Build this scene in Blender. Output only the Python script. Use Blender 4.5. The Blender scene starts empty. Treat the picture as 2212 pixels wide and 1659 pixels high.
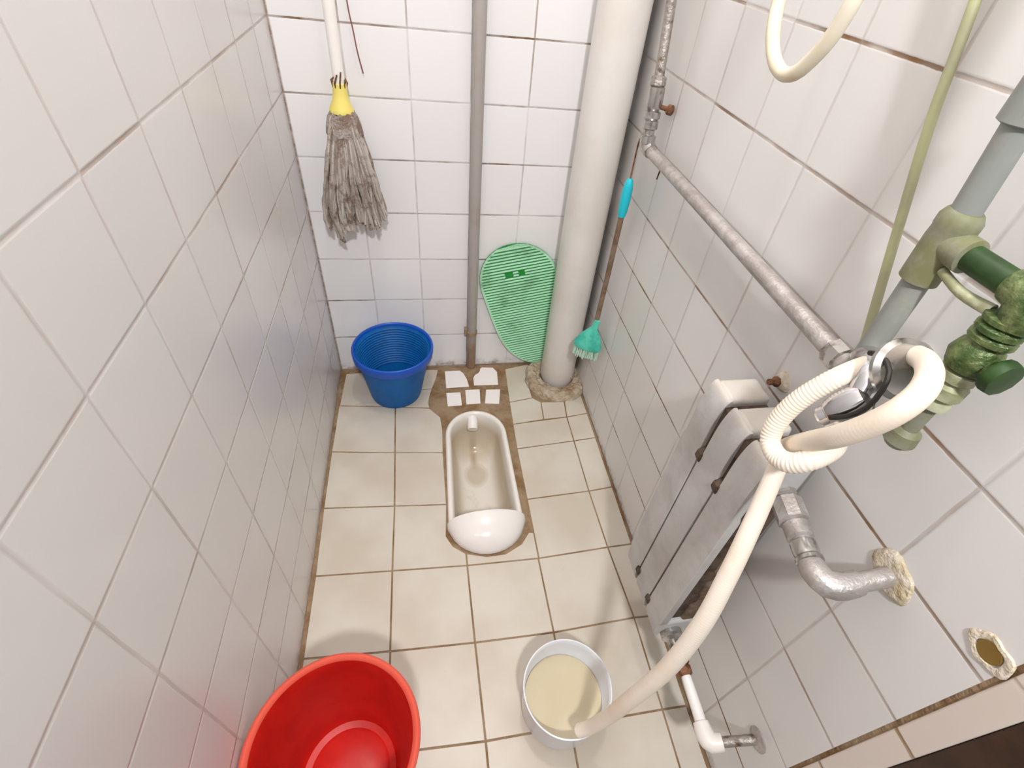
import bpy, math, random
from mathutils import Vector, Matrix
random.seed(7)
SC = bpy.context.scene
S = 0.15                      # one wall tile = 15 cm; all coordinates below are in wall tiles
W = 5.736                     # room width
CAM = Vector((2.14378, -9.48081, 8.52107))
YAW, PITCH, ROLL = 0.26717, 0.7481, 0.13889
FPX, PPX, PPY = 1084.196, 42.185, -10.079

# ------------------------------------------------------------------ camera
def cam_basis():
    f = Vector((math.sin(YAW)*math.cos(PITCH), math.cos(YAW)*math.cos(PITCH), -math.sin(PITCH)))
    r = Vector((math.cos(YAW), -math.sin(YAW), 0)); u = r.cross(f)
    return r*math.cos(ROLL)+u*math.sin(ROLL), -r*math.sin(ROLL)+u*math.cos(ROLL), f
cr, cu, cf = cam_basis()
cd = bpy.data.cameras.new('camera'); cam = bpy.data.objects.new('camera', cd)
SC.collection.objects.link(cam); SC.camera = cam
cam.matrix_world = Matrix(((cr.x, cu.x, -cf.x, CAM.x*S), (cr.y, cu.y, -cf.y, CAM.y*S), (cr.z, cu.z, -cf.z, CAM.z*S), (0, 0, 0, 1)))
cd.sensor_width = 36; cd.lens = FPX/2212*36; cd.shift_x = -PPX/2212; cd.shift_y = PPY/2212
cd.clip_start = 0.01; cd.clip_end = 50

# ------------------------------------------------------------------ light and exposure
L2X, L2Y, L2Z, L2E = 2.7, -14.0, 15.0, 104
wd = bpy.data.worlds.new('World'); SC.world = wd; wd.use_nodes = True
bg = wd.node_tree.nodes['Background']; bg.inputs[0].default_value = (1.0, 0.97, 0.93, 1); bg.inputs[1].default_value = 0.22
ld = bpy.data.lights.new('lamp_light', 'POINT'); lo = bpy.data.objects.new('lamp_light', ld)
SC.collection.objects.link(lo); lo.location = (2.9*S, -4.6*S, 19.2*S)
ld.energy = 23; ld.shadow_soft_size = 0.035; ld.color = (1.0, 0.975, 0.95)
ld2 = bpy.data.lights.new('corridor_light', 'POINT'); lo2 = bpy.data.objects.new('corridor_light', ld2)
SC.collection.objects.link(lo2); lo2.location = (L2X*S, L2Y*S, L2Z*S)
ld2.energy = L2E; ld2.shadow_soft_size = 0.07; ld2.color = (0.97, 0.98, 1.0)
SC.view_settings.view_transform = 'Standard'; SC.view_settings.look = 'None'
SC.view_settings.gamma = 1; SC.view_settings.use_curve_mapping = False
SC.view_settings.exposure = 0.10

# ------------------------------------------------------------------ helpers
def lin(c):
    return tuple((x/255/12.92 if x/255 <= 0.04045 else ((x/255+0.055)/1.055)**2.4) for x in c)

class NT:
    """small helper to write node trees"""
    def __init__(s, name):
        s.m = bpy.data.materials.new(name); s.m.use_nodes = True; s.t = s.m.node_tree
        s.b = s.t.nodes['Principled BSDF']
    def n(s, t, **kw):
        x = s.t.nodes.new(t)
        for k, v in kw.items(): setattr(x, k, v)
        return x
    def put(s, sock, v):
        if isinstance(v, bpy.types.NodeSocket): s.t.links.new(v, sock)
        elif isinstance(v, (tuple, list)) and len(v) == 3 and sock.type == 'RGBA': sock.default_value = (*v, 1)
        else: sock.default_value = v
    def M(s, op, a, b=0.0, c=0.0):
        x = s.n('ShaderNodeMath', operation=op)
        s.put(x.inputs[0], a); s.put(x.inputs[1], b); s.put(x.inputs[2], c)
        return x.outputs[0]
    def step(s, v, lo, hi, a=0.0, b=1.0):
        x = s.n('ShaderNodeMapRange', interpolation_type='SMOOTHSTEP')
        s.put(x.inputs[0], v); s.put(x.inputs[1], lo); s.put(x.inputs[2], hi); s.put(x.inputs[3], a); s.put(x.inputs[4], b)
        return x.outputs[0]
    def mix(s, f, a, b):
        x = s.n('ShaderNodeMix', data_type='RGBA')
        s.put(x.inputs[0], f); s.put(x.inputs[6], a); s.put(x.inputs[7], b)
        return x.outputs[2]
    def pos(s):
        g = s.n('ShaderNodeNewGeometry'); v = s.n('ShaderNodeVectorMath', operation='SCALE')
        s.t.links.new(g.outputs['Position'], v.inputs[0]); v.inputs[3].default_value = 1/S
        return v.outputs[0]
    def xyz(s, v):
        x = s.n('ShaderNodeSeparateXYZ'); s.put(x.inputs[0], v); return x.outputs[0], x.outputs[1], x.outputs[2]
    def comb(s, a, b, c=0.0):
        x = s.n('ShaderNodeCombineXYZ'); s.put(x.inputs[0], a); s.put(x.inputs[1], b); s.put(x.inputs[2], c); return x.outputs[0]
    def noise(s, v, scale, detail=2.0, rough=0.5):
        x = s.n('ShaderNodeTexNoise'); s.put(x.inputs['Vector'], v); x.inputs['Scale'].default_value = scale
        x.inputs['Detail'].default_value = detail; x.inputs['Roughness'].default_value = rough
        return x.outputs[0]
    def white(s, v):
        x = s.n('ShaderNodeTexWhiteNoise', noise_dimensions='3D'); s.put(x.inputs[0], v); return x.outputs[0]
    def bump(s, h, dist, strength=1.0):
        x = s.n('ShaderNodeBump'); s.put(x.inputs['Height'], h); x.inputs['Distance'].default_value = dist; x.inputs['Strength'].default_value = strength
        s.t.links.new(x.outputs[0], s.b.inputs['Normal'])
    def set(s, **kw):
        for k, v in kw.items(): s.put(s.b.inputs[k.replace('_', ' ')], v)

def mat(name, col, rough=0.5, metal=0.0, col2=None, scale=4.0, amount=1.0, bump=0.0, bscale=20.0, lo=0.4, hi=0.65, **kw):
    t = NT(name); p = t.pos()
    c = lin(col)
    if col2 is not None:
        f = t.step(t.noise(p, scale, 5.0, 0.6), lo, hi, 0.0, amount)
        c = t.mix(f, lin(col), lin(col2))
    t.set(Base_Color=c, Roughness=rough, Metallic=metal)
    if bump: t.bump(t.noise(p, bscale, 4.0), bump*S)
    for k, v in kw.items(): t.put(t.b.inputs[k.replace('_', ' ')], v)
    return t.m

def wall_mat(name, axis, offa, offb, sa, sb, tile, grout, seed, pa=1.0, pb=1.0, wid=1.0, grime=0.0, corner=0.0):
    """glazed square wall tiles: a runs along the wall, b is the height"""
    t = NT(name); p = t.pos(); x, y, z = t.xyz(p)
    a = x if axis == 'x' else y
    w1 = t.noise(p, 0.9, 2.0)
    wob = t.M('MULTIPLY', t.M('SUBTRACT', w1, 0.5), 0.028)
    la = t.M('DIVIDE', t.M('ADD', t.M('ADD', a, offa), wob), pa)
    lb = t.M('DIVIDE', t.M('ADD', t.M('ADD', z, offb), t.M('MULTIPLY', wob, 0.6)), pb)
    da = t.M('MULTIPLY', t.M('ABSOLUTE', t.M('SUBTRACT', t.M('FRACT', t.M('ADD', la, 0.5)), 0.5)), pa)
    db = t.M('MULTIPLY', t.M('ABSOLUTE', t.M('SUBTRACT', t.M('FRACT', t.M('ADD', lb, 0.5)), 0.5)), pb)
    fine = t.noise(p, 7.0, 4.0, 0.7)
    hw = t.M('MULTIPLY_ADD', fine, 0.012*wid, 0.004*wid)
    ma = t.step(da, hw, t.M('ADD', hw, 0.008*wid), 1.0, 0.0)
    mb = t.step(db, hw, t.M('ADD', hw, 0.008*wid), 1.0, 0.0)
    ra = t.white(t.comb(t.M('FLOOR', t.M('ADD', la, 0.5)), t.M('FLOOR', lb), seed))
    rb = t.white(t.comb(t.M('FLOOR', la), t.M('FLOOR', t.M('ADD', lb, 0.5)), seed+5.3))
    med = t.step(t.noise(p, 1.6, 3.0), 0.35, 0.6, 0.55, 1.15)
    ka = t.M('MULTIPLY', t.M('MULTIPLY_ADD', ra, sa, sa*0.55), med)
    kb = t.M('MULTIPLY', t.M('MULTIPLY_ADD', rb, sb, sb*0.55), med)
    k = t.M('MINIMUM', t.M('MAXIMUM', t.M('MULTIPLY', ma, ka), t.M('MULTIPLY', mb, kb)), 1.0)
    if corner:
        cm = t.step(t.M('ABSOLUTE', a), 0.015, 0.05, corner, 0.0)
        k = t.M('MAXIMUM', k, t.M('MULTIPLY', cm, t.step(fine, 0.3, 0.6, 0.6, 1.0)))
    cell = t.white(t.comb(t.M('FLOOR', la), t.M('FLOOR', lb), seed+11.7))
    tint = t.mix(t.M('MULTIPLY', cell, 0.5), lin(tile), lin((tile[0]-9, tile[1]-11, tile[2]-12)))
    gcol = t.mix(t.step(t.noise(p, 2.3, 2.0), 0.42, 0.6), lin(grout), lin((grout[0]-8, grout[1]-24, grout[2]-48)))
    c = t.mix(k, tint, gcol)
    if grime:
        g = t.M('MULTIPLY', t.step(z, 0.02, 0.26, 1.0, 0.0), t.step(t.noise(p, 5.0, 5.0, 0.7), 0.42, 0.66))
        g = t.M('MINIMUM', t.M('MAXIMUM', t.M('MULTIPLY', g, grime), t.step(z, 0.0, 0.07, grime*0.8, 0.0)), 1.0)
        c = t.mix(g, c, lin((122, 92, 58)))
    t.set(Base_Color=c, Roughness=t.M('MULTIPLY_ADD', k, 0.5, 0.24))
    h = t.M('MULTIPLY', t.step(da, 0.0, 0.03), t.step(db, 0.0, 0.03))
    h2 = t.M('MULTIPLY_ADD', t.noise(p, 1.3, 1.0), 0.5, h)
    t.bump(h2, 0.0005)
    return t.m

class B:
    """collects vertices (in tile units) and faces; build() links one mesh object"""
    def __init__(s): s.v = []; s.f = []; s.mi = []; s.cur = 0
    def add(s, vs, fs):
        o = len(s.v); s.v += [Vector(v) for v in vs]; s.f += [tuple(i+o for i in f) for f in fs]; s.mi += [s.cur]*len(fs)
        return s
    def box(s, a, b):
        x0, y0, z0 = a; x1, y1, z1 = b
        return s.add([(x0,y0,z0),(x1,y0,z0),(x1,y1,z0),(x0,y1,z0),(x0,y0,z1),(x1,y0,z1),(x1,y1,z1),(x0,y1,z1)],
                     [(0,3,2,1),(4,5,6,7),(0,1,5,4),(1,2,6,5),(2,3,7,6),(3,0,4,7)])
    def prism(s, poly, z0, z1):
        n = len(poly)
        return s.add([(x,y,z0) for x,y in poly]+[(x,y,z1) for x,y in poly],
                     [tuple(range(n-1,-1,-1)), tuple(range(n,2*n))]+[(i,(i+1)%n,(i+1)%n+n,i+n) for i in range(n)])
    def rings(s, rs, cap0=True, cap1=True, closed=True):
        n = len(rs[0]); vs = [v for r in rs for v in r]; fs = []
        for k in range(len(rs)-1):
            for i in range(n if closed else n-1):
                j = (i+1) % n
                fs.append((k*n+i, k*n+j, (k+1)*n+j, (k+1)*n+i))
        if cap0: fs.append(tuple(range(n-1,-1,-1)))
        if cap1: fs.append(tuple((len(rs)-1)*n+i for i in range(n)))
        return s.add(vs, fs)
    def lathe(s, prof, c=(0,0,0), axis=(0,0,1), seg=48, cap0=True, cap1=True, fn=None):
        ax = Vector(axis).normalized(); t = ax.orthogonal().normalized() if abs(ax.z) < 0.999 else Vector((1,0,0)); b = ax.cross(t)
        c = Vector(c); rs = []
        for k, (r, h) in enumerate(prof):
            ring = []
            for i in range(seg):
                a = 2*math.pi*i/seg; rr = r*(fn(a, k) if fn else 1)
                ring.append(c + ax*h + t*(rr*math.cos(a)) + b*(rr*math.sin(a)))
            rs.append(ring)
        return s.rings(rs, cap0, cap1)
    def tube(s, pts, r, seg=16, smooth=0, cap=True, step=0.05, rf=None):
        P = [Vector(p) for p in pts]; R = list(r) if isinstance(r, (list, tuple)) else [r]*len(P)
        if smooth:
            Q, RR = [], []
            for i in range(len(P)-1):
                p0 = P[max(i-1,0)]; p1 = P[i]; p2 = P[i+1]; p3 = P[min(i+2,len(P)-1)]
                n = max(2, int((p2-p1).length/step))
                for k in range(n):
                    t = k/n
                    Q.append(0.5*((2*p1)+(p2-p0)*t+(2*p0-5*p1+4*p2-p3)*t*t+(3*p1-p0-3*p2+p3)*t**3)); RR.append(R[i]+(R[i+1]-R[i])*t)
            Q.append(P[-1]); RR.append(R[-1]); P, R = Q, RR
        T = []
        for i in range(len(P)):
            d = (P[min(i+1,len(P)-1)]-P[max(i-1,0)]); T.append(d.normalized() if d.length > 1e-9 else Vector((0,0,1)))
        nrm = T[0].orthogonal().normalized(); rs = []; dist = 0
        for i, p in enumerate(P):
            if i:
                nrm = (nrm - T[i]*nrm.dot(T[i])).normalized(); dist += (P[i]-P[i-1]).length
            b = T[i].cross(nrm); rr = R[i] if rf is None else rf(R[i], dist, p)
            rs.append([p + nrm*(rr*math.cos(2*math.pi*k/seg)) + b*(rr*math.sin(2*math.pi*k/seg)) for k in range(seg)])
        return s.rings(rs, cap, cap)
    def build(s, name, mats, parent=None, smooth=35, bevel=0.0, props=None, origin=None):
        me = bpy.data.meshes.new(name)
        if parent is not None: o0 = Vector(parent.get('_o', (0,0,0)))
        elif origin is not None: o0 = Vector(origin)
        else:
            mn = [min(v[i] for v in s.v) for i in range(3)]; mx = [max(v[i] for v in s.v) for i in range(3)]
            o0 = Vector(((mn[0]+mx[0])/2, (mn[1]+mx[1])/2, mn[2]))
        me.from_pydata([(v-o0)*S for v in s.v], [], s.f)
        mats = mats if isinstance(mats, (list, tuple)) else [mats]
        for m in mats: me.materials.append(m)
        if len(mats) > 1:
            for pl, i in zip(me.polygons, s.mi): pl.material_index = i
        if smooth:
            me.shade_smooth(); me.set_sharp_from_angle(angle=math.radians(smooth))
        me.update(); me.validate()
        ob = bpy.data.objects.new(name, me); SC.collection.objects.link(ob)
        if parent is not None: ob.parent = parent; ob['_o'] = list(o0)
        else: ob.location = o0*S; ob['_o'] = list(o0)
        if bevel:
            bm = ob.modifiers.new('bevel', 'BEVEL'); bm.width = bevel*S; bm.segments = 3; bm.limit_method = 'ANGLE'; bm.angle_limit = math.radians(40)
        if props:
            for k, v in props.items(): ob[k] = v
        return ob

def tag(o, label, cat, group=None, kind=None):
    o['label'] = label; o['category'] = cat
    if group: o['group'] = group
    if kind: o['kind'] = kind
    return o
def thing(name, loc, label, cat, group=None):
    o = bpy.data.objects.new(name, None); SC.collection.objects.link(o); o.location = Vector(loc)*S
    o.empty_display_size = 0.02; o['_o'] = list(loc)
    return tag(o, label, cat, group)
def struct(o): o['kind'] = 'structure'; return o

def inset(poly, g):
    n = len(poly); ar = sum(poly[i][0]*poly[(i+1)%n][1]-poly[(i+1)%n][0]*poly[i][1] for i in range(n))
    if ar < 0: poly = poly[::-1]
    L = []
    for i in range(n):
        a = Vector(poly[i]); b = Vector(poly[(i+1)%n]); d = (b-a).normalized(); L.append((a+Vector((-d.y, d.x))*g, d))
    out = []
    for i in range(n):
        p, d = L[i-1]; q, e = L[i]; cr_ = d.x*e.y-d.y*e.x
        if abs(cr_) < 1e-3: out.append(tuple(q)); continue
        t = ((q.x-p.x)*e.y-(q.y-p.y)*e.x)/cr_; out.append(tuple(p+d*t))
    return out

# ------------------------------------------------------------------ materials
TILE = (231, 230, 232)
m_back = wall_mat('back_wall_tile', 'x', 0.0, 0.0, 0.42, 0.62, (244, 242, 242), (128, 108, 92), 1.0, grime=0.7, corner=0.9)
m_left = wall_mat('left_wall_tile', 'y', -0.17, 0.0, 0.26, 0.40, (225, 221, 220), (152, 134, 120), 2.0, wid=1.2, grime=0.5)
m_right = wall_mat('right_wall_tile', 'y', 2.104, 0.0, 0.26, 0.6, (230, 228, 226), (140, 118, 98), 3.0, wid=1.15, grime=0.8)
m_strip = wall_mat('edge_strip_tile', 'y', 50.0, -3.95, 0.0, 0.5, (226, 214, 203), (150, 124, 92), 4.0, pa=100.0, pb=1.28, wid=1.6)
m_paint = mat('ceiling_paint', (240, 238, 232), 0.8, col2=(228, 224, 215), scale=1.0, amount=0.4)
m_tile = None
def floor_tile_mat():
    t = NT('floor_tile'); p = t.pos()
    c = t.mix(t.step(t.noise(p, 0.8, 3.0), 0.35, 0.65), lin((212, 204, 191)), lin((202, 190, 174)))
    c = t.mix(t.step(t.noise(p, 5.0, 5.0, 0.7), 0.62, 0.8, 0.0, 0.35), c, lin((196, 176, 148)))
    t.set(Base_Color=c, Roughness=0.34); t.bump(t.noise(p, 2.5, 2.0), 0.0006)
    return t.m
m_tile = floor_tile_mat()
m_mortar = mat('mortar', (158, 134, 106), 0.85, col2=(126, 92, 54), scale=1.8, amount=0.9, bump=0.05, bscale=9.0)
m_cream = mat('concrete_collar', (196, 180, 158), 0.85, col2=(148, 118, 84), scale=3.2, lo=0.42, hi=0.66, amount=0.8, bump=0.08, bscale=10.0)
m_offcut = mat('offcut_glaze', (250, 243, 240), 0.35)
m_pvc = mat('white_pipe_plastic', (248, 243, 238), 0.32, col2=(240, 232, 222), scale=0.7, amount=0.8)
m_plug = mat('wall_plaster', (224, 212, 194), 0.8, col2=(200, 184, 150), scale=8, bump=0.03)
m_rust = mat('rusty_iron', (140, 96, 66), 0.75, col2=(88, 50, 28), scale=9, bump=0.03)
m_brown = mat('brown_door_frame', (62, 36, 18), 0.45, col2=(44, 26, 10), scale=3)
m_zinc = mat('galvanised_steel', (176, 168, 164), 0.42, 0.55, col2=(206, 200, 197), scale=5, amount=0.8, bump=0.008, bscale=30)
m_zincd = mat('dirty_steel', (168, 160, 152), 0.45, 0.5, col2=(104, 84, 66), scale=6, lo=0.48, hi=0.66, bump=0.02)
m_chrome = mat('chrome', (205, 205, 208), 0.14, 1.0)
m_chromed = mat('worn_chrome', (190, 187, 184), 0.25, 0.85, col2=(120, 108, 96), scale=7, lo=0.5, hi=0.7)

def gradient_pipe(name, col, dirt, z0, z1, rough=0.45):
    t = NT(name); p = t.pos(); x, y, z = t.xyz(p)
    k = t.step(t.M('ADD', z, t.M('MULTIPLY', t.noise(p, 4.0, 4.0, 0.7), 0.9)), z0+0.45, z1+0.45, 1.0, 0.0)
    n = t.step(t.noise(p, 2.0, 4.0, 0.6), 0.45, 0.75, 0.0, 0.25)
    t.set(Base_Color=t.mix(t.M('MAXIMUM', k, n), lin(col), lin(dirt)), Roughness=rough)
    return t.m
m_greypipe = gradient_pipe('grey_pipe_plastic', (172, 165, 160), (138, 112, 88), 0.3, 1.6)

# ------------------------------------------------------------------ the room
b = B(); b.box((-0.8, 0, -1.6), (W+0.8, 0.8, 20.0)); struct(b.build('wall_back', m_back, smooth=0))
b = B(); b.box((-0.8, -11.5, -1.6), (0, 0, 20.0)); struct(b.build('wall_left', m_left, smooth=0))
b = B(); b.box((W, -9.0, -1.6), (W+0.8, 0, 20.0)); struct(b.build('wall_right', m_right, smooth=0))
b = B(); b.box((W+0.015, -9.06, 0), (W+0.3, -9.0, 20.0)); struct(b.build('trim_2', m_mortar, smooth=0))
b = B(); b.box((W, -9.25, -1.6), (W+0.8, -9.04, 20.0)); struct(b.build('trim_1', m_strip, smooth=0, bevel=0.015))
b = B(); b.box((-0.8, -11.5, 20.0), (W+0.8, 0.8, 20.5)); struct(b.build('ceiling', m_paint, smooth=0))
b = B(); b.box((W+0.01, -9.85, -0.1), (W+0.8, -9.25, 20.0)); b.box((0, -9.85, 17.5), (W+0.01, -9.25, 20.0))
struct(b.build('door_1', m_brown, smooth=0, bevel=0.03))

b = B(); zb = -0.014
def outline(o, z, n=20, cx=3.03):
    r = []
    for i in range(n+1):          # far end, right to left
        a = math.pi*i/n; r.append((cx+(0.665-o)*math.cos(a), -2.34+(0.70-o)*math.sin(a), z))
    for i in range(n+1):
        a = math.pi+math.pi*i/n; r.append((cx-0.005+(0.705-o)*math.cos(a), -4.42+(0.66-o)*math.sin(a), z))
    return [Vector(v) for v in r]
hole = outline(0.03, zb); hc = Vector((3.03, -3.4, zb))
def to_rect(v):
    d = v-hc; k = min(((W if d.x > 0 else 0.0)-hc.x)/d.x if abs(d.x) > 1e-6 else 1e9, ((0.0 if d.y > 0 else -11.5)-hc.y)/d.y if abs(d.y) > 1e-6 else 1e9)
    return hc+d*k
corners = [Vector(c) for c in ((W, 0, zb), (0, 0, zb), (0, -11.5, zb), (W, -11.5, zb))]
for i in range(len(hole)):
    p_, q_ = hole[i], hole[(i+1) % len(hole)]; P_, Q_ = to_rect(p_), to_rect(q_)
    mid = [c for c in corners if 0 < ((math.atan2(c.y-hc.y, c.x-hc.x)-math.atan2(p_.y-hc.y, p_.x-hc.x)) % 6.28318) < ((math.atan2(q_.y-hc.y, q_.x-hc.x)-math.atan2(p_.y-hc.y, p_.x-hc.x)) % 6.28318)]
    vs = [p_, P_]+mid+[Q_, q_]; b.add(vs, [tuple(range(len(vs)))])
b.box((0, -11.5, -1.6), (W, 0, -1.45))
b.cur = 1
F = []
X = [0.05, 1.32, 2.61, 3.89, 5.22, 5.70]
F += [[(.12,-.14),(1.27,-.07),(1.29,-1.32),(.07,-1.19)],
      [(1.27,-.07),(2.3,-.12),(2.24,-.43),(2.13,-.79),(1.28,-.81)],
      [(1.28,-.81),(2.13,-.79),(2.08,-.97),(2.034,-1.25),(2.06,-1.41),(1.29,-1.32)],
      [(.06,-1.19),(1.29,-1.32),(1.31,-2.64),(.04,-2.5)],
      [(1.29,-1.32),(2.05,-1.42),(2.29,-1.72),(2.32,-2.1),(2.30,-2.73),(1.31,-2.64)],
      [(.04,-2.5),(1.31,-2.64),(1.33,-3.93),(.04,-3.84)],
      [(1.31,-2.64),(2.3,-2.73),(2.31,-4.0),(1.33,-3.93)],
      [(.04,-3.84),(1.33,-3.93),(1.32,-5.22),(.06,-5.16)],
      [(1.33,-3.93),(2.31,-4.0),(2.27,-4.67),(2.38,-4.88),(2.6,-5.05),(2.6,-5.28),(1.32,-5.22)],
      [(2.6,-5.05),(2.96,-5.15),(3.3,-5.14),(3.62,-4.98),(3.79,-4.76),(3.89,-4.78),(3.89,-5.30),(2.6,-5.28)],
      [(3.95,-.2),(4.56,-.05),(4.60,-.12),(4.46,-.83),(4.48,-1.26),(3.9,-1.37)],
      [(3.9,-1.37),(4.48,-1.26),(4.66,-1.42),(4.62,-1.97),(3.885,-2.06)],
      [(4.66,-1.42),(5.23,-1.45),(5.18,-1.94),(4.62,-1.97)],
      [(5.23,-1.45),(5.5,-1.2),(5.70,-1.1),(5.70,-1.86),(5.18,-1.94)],
      [(3.885,-2.06),(5.18,-1.94),(5.18,-2.66),(3.87,-2.77)], [(5.18,-1.94),(5.70,-1.86),(5.70,-2.61),(5.18,-2.66)],
      [(3.87,-2.77),(5.18,-2.66),(5.18,-3.99),(3.88,-4.05)], [(5.18,-2.66),(5.70,-2.61),(5.70,-3.94),(5.18,-3.99)],
      [(3.88,-4.05),(5.18,-3.99),(5.22,-5.24),(3.89,-5.3)], [(5.18,-3.99),(5.70,-3.94),(5.70,-5.23),(5.22,-5.24)]]
rows = [[(.06,-5.16),(1.32,-5.22),(2.6,-5.28),(3.88,-5.30),(5.22,-5.24),(5.70,-5.23)],
        [(.05,-6.45),(1.32,-6.52),(2.62,-6.57),(3.90,-6.59),(5.31,-6.54),(5.70,-6.56)],
        [(.05,-7.80),(1.33,-7.82),(2.65,-7.88),(3.88,-7.88),(5.31,-7.89),(5.70,-7.90)],
        [(.05,-9.12),(1.33,-9.14),(2.66,-9.18),(3.86,-9.18),(5.30,-9.2),(5.70,-9.22)],
        [(.05,-10.45),(1.33,-10.45),(2.66,-10.5),(3.86,-10.5),(5.30,-10.5),(5.70,-10.5)]]
for k in range(4):
    for i in range(5): F.append([rows[k][i], rows[k][i+1], rows[k+1][i+1], rows[k+1][i]])
for poly in F: b.prism(inset(poly, 0.0135), zb-0.01, 0.0)
struct(b.build('floor', [m_mortar, m_tile], smooth=0, bevel=0.008, origin=(W/2, -5, 0)))

# ------------------------------------------------------------------ ceiling lamp (out of frame, lights the room)
t = thing('ceiling_lamp', (2.9, -4.6, 19.6), 'round white glass ceiling lamp above the squat toilet', 'lamp')
m_glow = NT('lamp_glass'); m_glow.set(Base_Color=(1, 0.97, 0.93), Emission_Color=(1.0, 0.95, 0.9), Emission_Strength=4.0)
B().lathe([(0.7, 0.36), (0.75, 0.3), (0.75, 0.18), (0.6, 0.14)], (2.9, -4.6, 19.6)).build('base', m_pvc, t)
B().lathe([(0.58, 0.2), (0.62, 0.12), (0.5, 0.05), (0.3, 0.01), (0.05, 0.0)], (2.9, -4.6, 19.6)).build('shade', m_glow.m, t)

# ------------------------------------------------------------------ squat toilet
def pan_mat():
    t = NT('stained_ceramic'); p = t.pos(); x, y, z = t.xyz(p)
    base = lin((240, 234, 226)); st = lin((186, 166, 134)); st2 = lin((150, 126, 84))
    deep = t.step(z, -0.02, -0.35, 0.0, 1.0)
    n = t.step(t.noise(p, 1.6, 5.0, 0.65), 0.40, 0.62)
    side = t.step(t.M('ABSOLUTE', t.M('SUBTRACT', x, 3.03)), 0.28, 0.56, 0.12, 0.95)
    far = t.step(y, -2.7, -2.0, 0.0, 0.7)
    k = t.M('MULTIPLY', deep, t.M('MAXIMUM', t.M('MAXIMUM', side, far), t.M('MULTIPLY', n, 0.35)))
    c = t.mix(k, base, st)
    d = t.M('SQRT', t.M('ADD', t.M('POWER', t.M('SUBTRACT', x, 3.02), 2.0), t.M('POWER', t.M('MULTIPLY', t.M('ADD', y, 2.72), 0.8), 2.0)))
    ring = t.M('MULTIPLY', deep, t.M('MAXIMUM', t.step(d, 0.16, 0.30, 0.6, 0.0), t.M('MULTIPLY', t.step(t.M('ABSOLUTE', t.M('SUBTRACT', d, 0.24)), 0.0, 0.06, 0.3, 0.0), 1.0)))
    c = t.mix(ring, c, lin((186, 168, 138)))
    drip = t.M('MULTIPLY', t.step(t.M('ABSOLUTE', t.M('SUBTRACT', x, 3.0)), 0.0, 0.13, 0.6, 0.0), t.M('MULTIPLY', deep, t.step(t.M('ABSOLUTE', t.M('ADD', y, 2.2)), 0.05, 0.5, 1.0, 0.0)))
    drip2 = t.M('MULTIPLY', t.step(t.M('ABSOLUTE', t.M('SUBTRACT', x, 3.02)), 0.04, 0.09, 0.8, 0.0), t.M('MULTIPLY', deep, t.step(y, -3.95, -3.7, 1.0, 0.0)))
    c = t.mix(t.M('MAXIMUM', drip, drip2), c, st2)
    t.set(Base_Color=c, Roughness=0.18)
    return t.m
m_pan = pan_mat(); m_white = mat('white_ceramic', (242, 236, 232), 0.16)
t = thing('squat_toilet', (3.03, -3.4, 0), 'white ceramic squat toilet sunk in the floor with brown stained bowl', 'toilet')
b = B()
b.rings([outline(-0.005, -0.06), outline(0, 0.05), outline(0.02, 0.085), outline(0.055, 0.095), outline(0.09, 0.08), outline(0.115, 0.03),
         outline(0.125, -0.08), outline(0.15, -0.35), outline(0.20, -0.62), outline(0.30, -0.82), outline(0.45, -0.9), outline(0.62, -0.92)], cap0=False)
b.build('pan', m_pan, t, smooth=60)
def hood_shell(sc):
    rs = []
    for th in (0, 8, 18, 30, 42, 54, 66, 76, 84, 90):
        T_ = math.radians(th); k = math.cos(T_)
        lip = 1.03 if th <= 8 else 1.0
        rs.append([Vector((3.03+0.715*sc*k*lip*math.cos(math.pi*i/24), -4.48-0.64*sc*math.sin(T_), 0.0+0.42*sc*k*lip*max(0, math.sin(math.pi*i/24))**0.8+0.01)) for i in range(25)])
    return rs
b = B(); o = hood_shell(1.0); i_ = hood_shell(0.91)
b.rings(o, False, False, closed=False); b.rings([r[::-1] for r in i_], False, False, closed=False)
b.rings([i_[0], o[0]], False, False, closed=False)
b.build('hood', m_white, t, smooth=50)
b = B(); b.tube([(2.99, -1.76, -0.04), (2.99, -1.9, -0.07), (2.98, -2.04, -0.12)], [0.11, 0.115, 0.11], seg=24, smooth=1)
b.build('flush_nozzle', m_pvc, t)
b = B(); b.lathe([(0.24, 0), (0.26, 0.012), (0.22, 0.02), (0.18, 0.0)], (3.03, -4.62, -0.905), seg=32); b.build('drain', m_rust, t)

# cut tile pieces lying in the cement patch
pieces = [([(2.444,-.201),(2.822,-.197),(2.905,-.299),(2.978,-.525),(3.01,-.785),(2.451,-.797)], 'large white tile offcut with one rounded corner, left of the grey pipe foot'),
          ([(3.257,-.223),(3.38,-.11),(3.654,-.137),(3.745,-.307),(3.716,-.771),(3.118,-.752),(3.125,-.481)], 'large white tile offcut with clipped top corners, right of the grey pipe foot'),
          ([(2.443,-.961),(2.787,-.96),(2.797,-1.395),(2.454,-1.402)], 'small square tile offcut, left one of the row of three above the toilet'),
          ([(2.896,-.888),(3.254,-.893),(3.228,-1.366),(2.886,-1.373)], 'small square tile offcut, middle one of the row of three above the toilet'),
          ([(3.393,-.912),(3.747,-.927),(3.661,-1.412),(3.32,-1.372)], 'small square tile offcut, right one of the row of three above the toilet')]
for poly, lab in pieces:
    o = B().prism(inset(poly, 0.006), zb, 0.012).build('tile_offcut', m_offcut, smooth=0, bevel=0.008); tag(o, lab, 'tile', 'tile offcuts in the cement patch')

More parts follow.
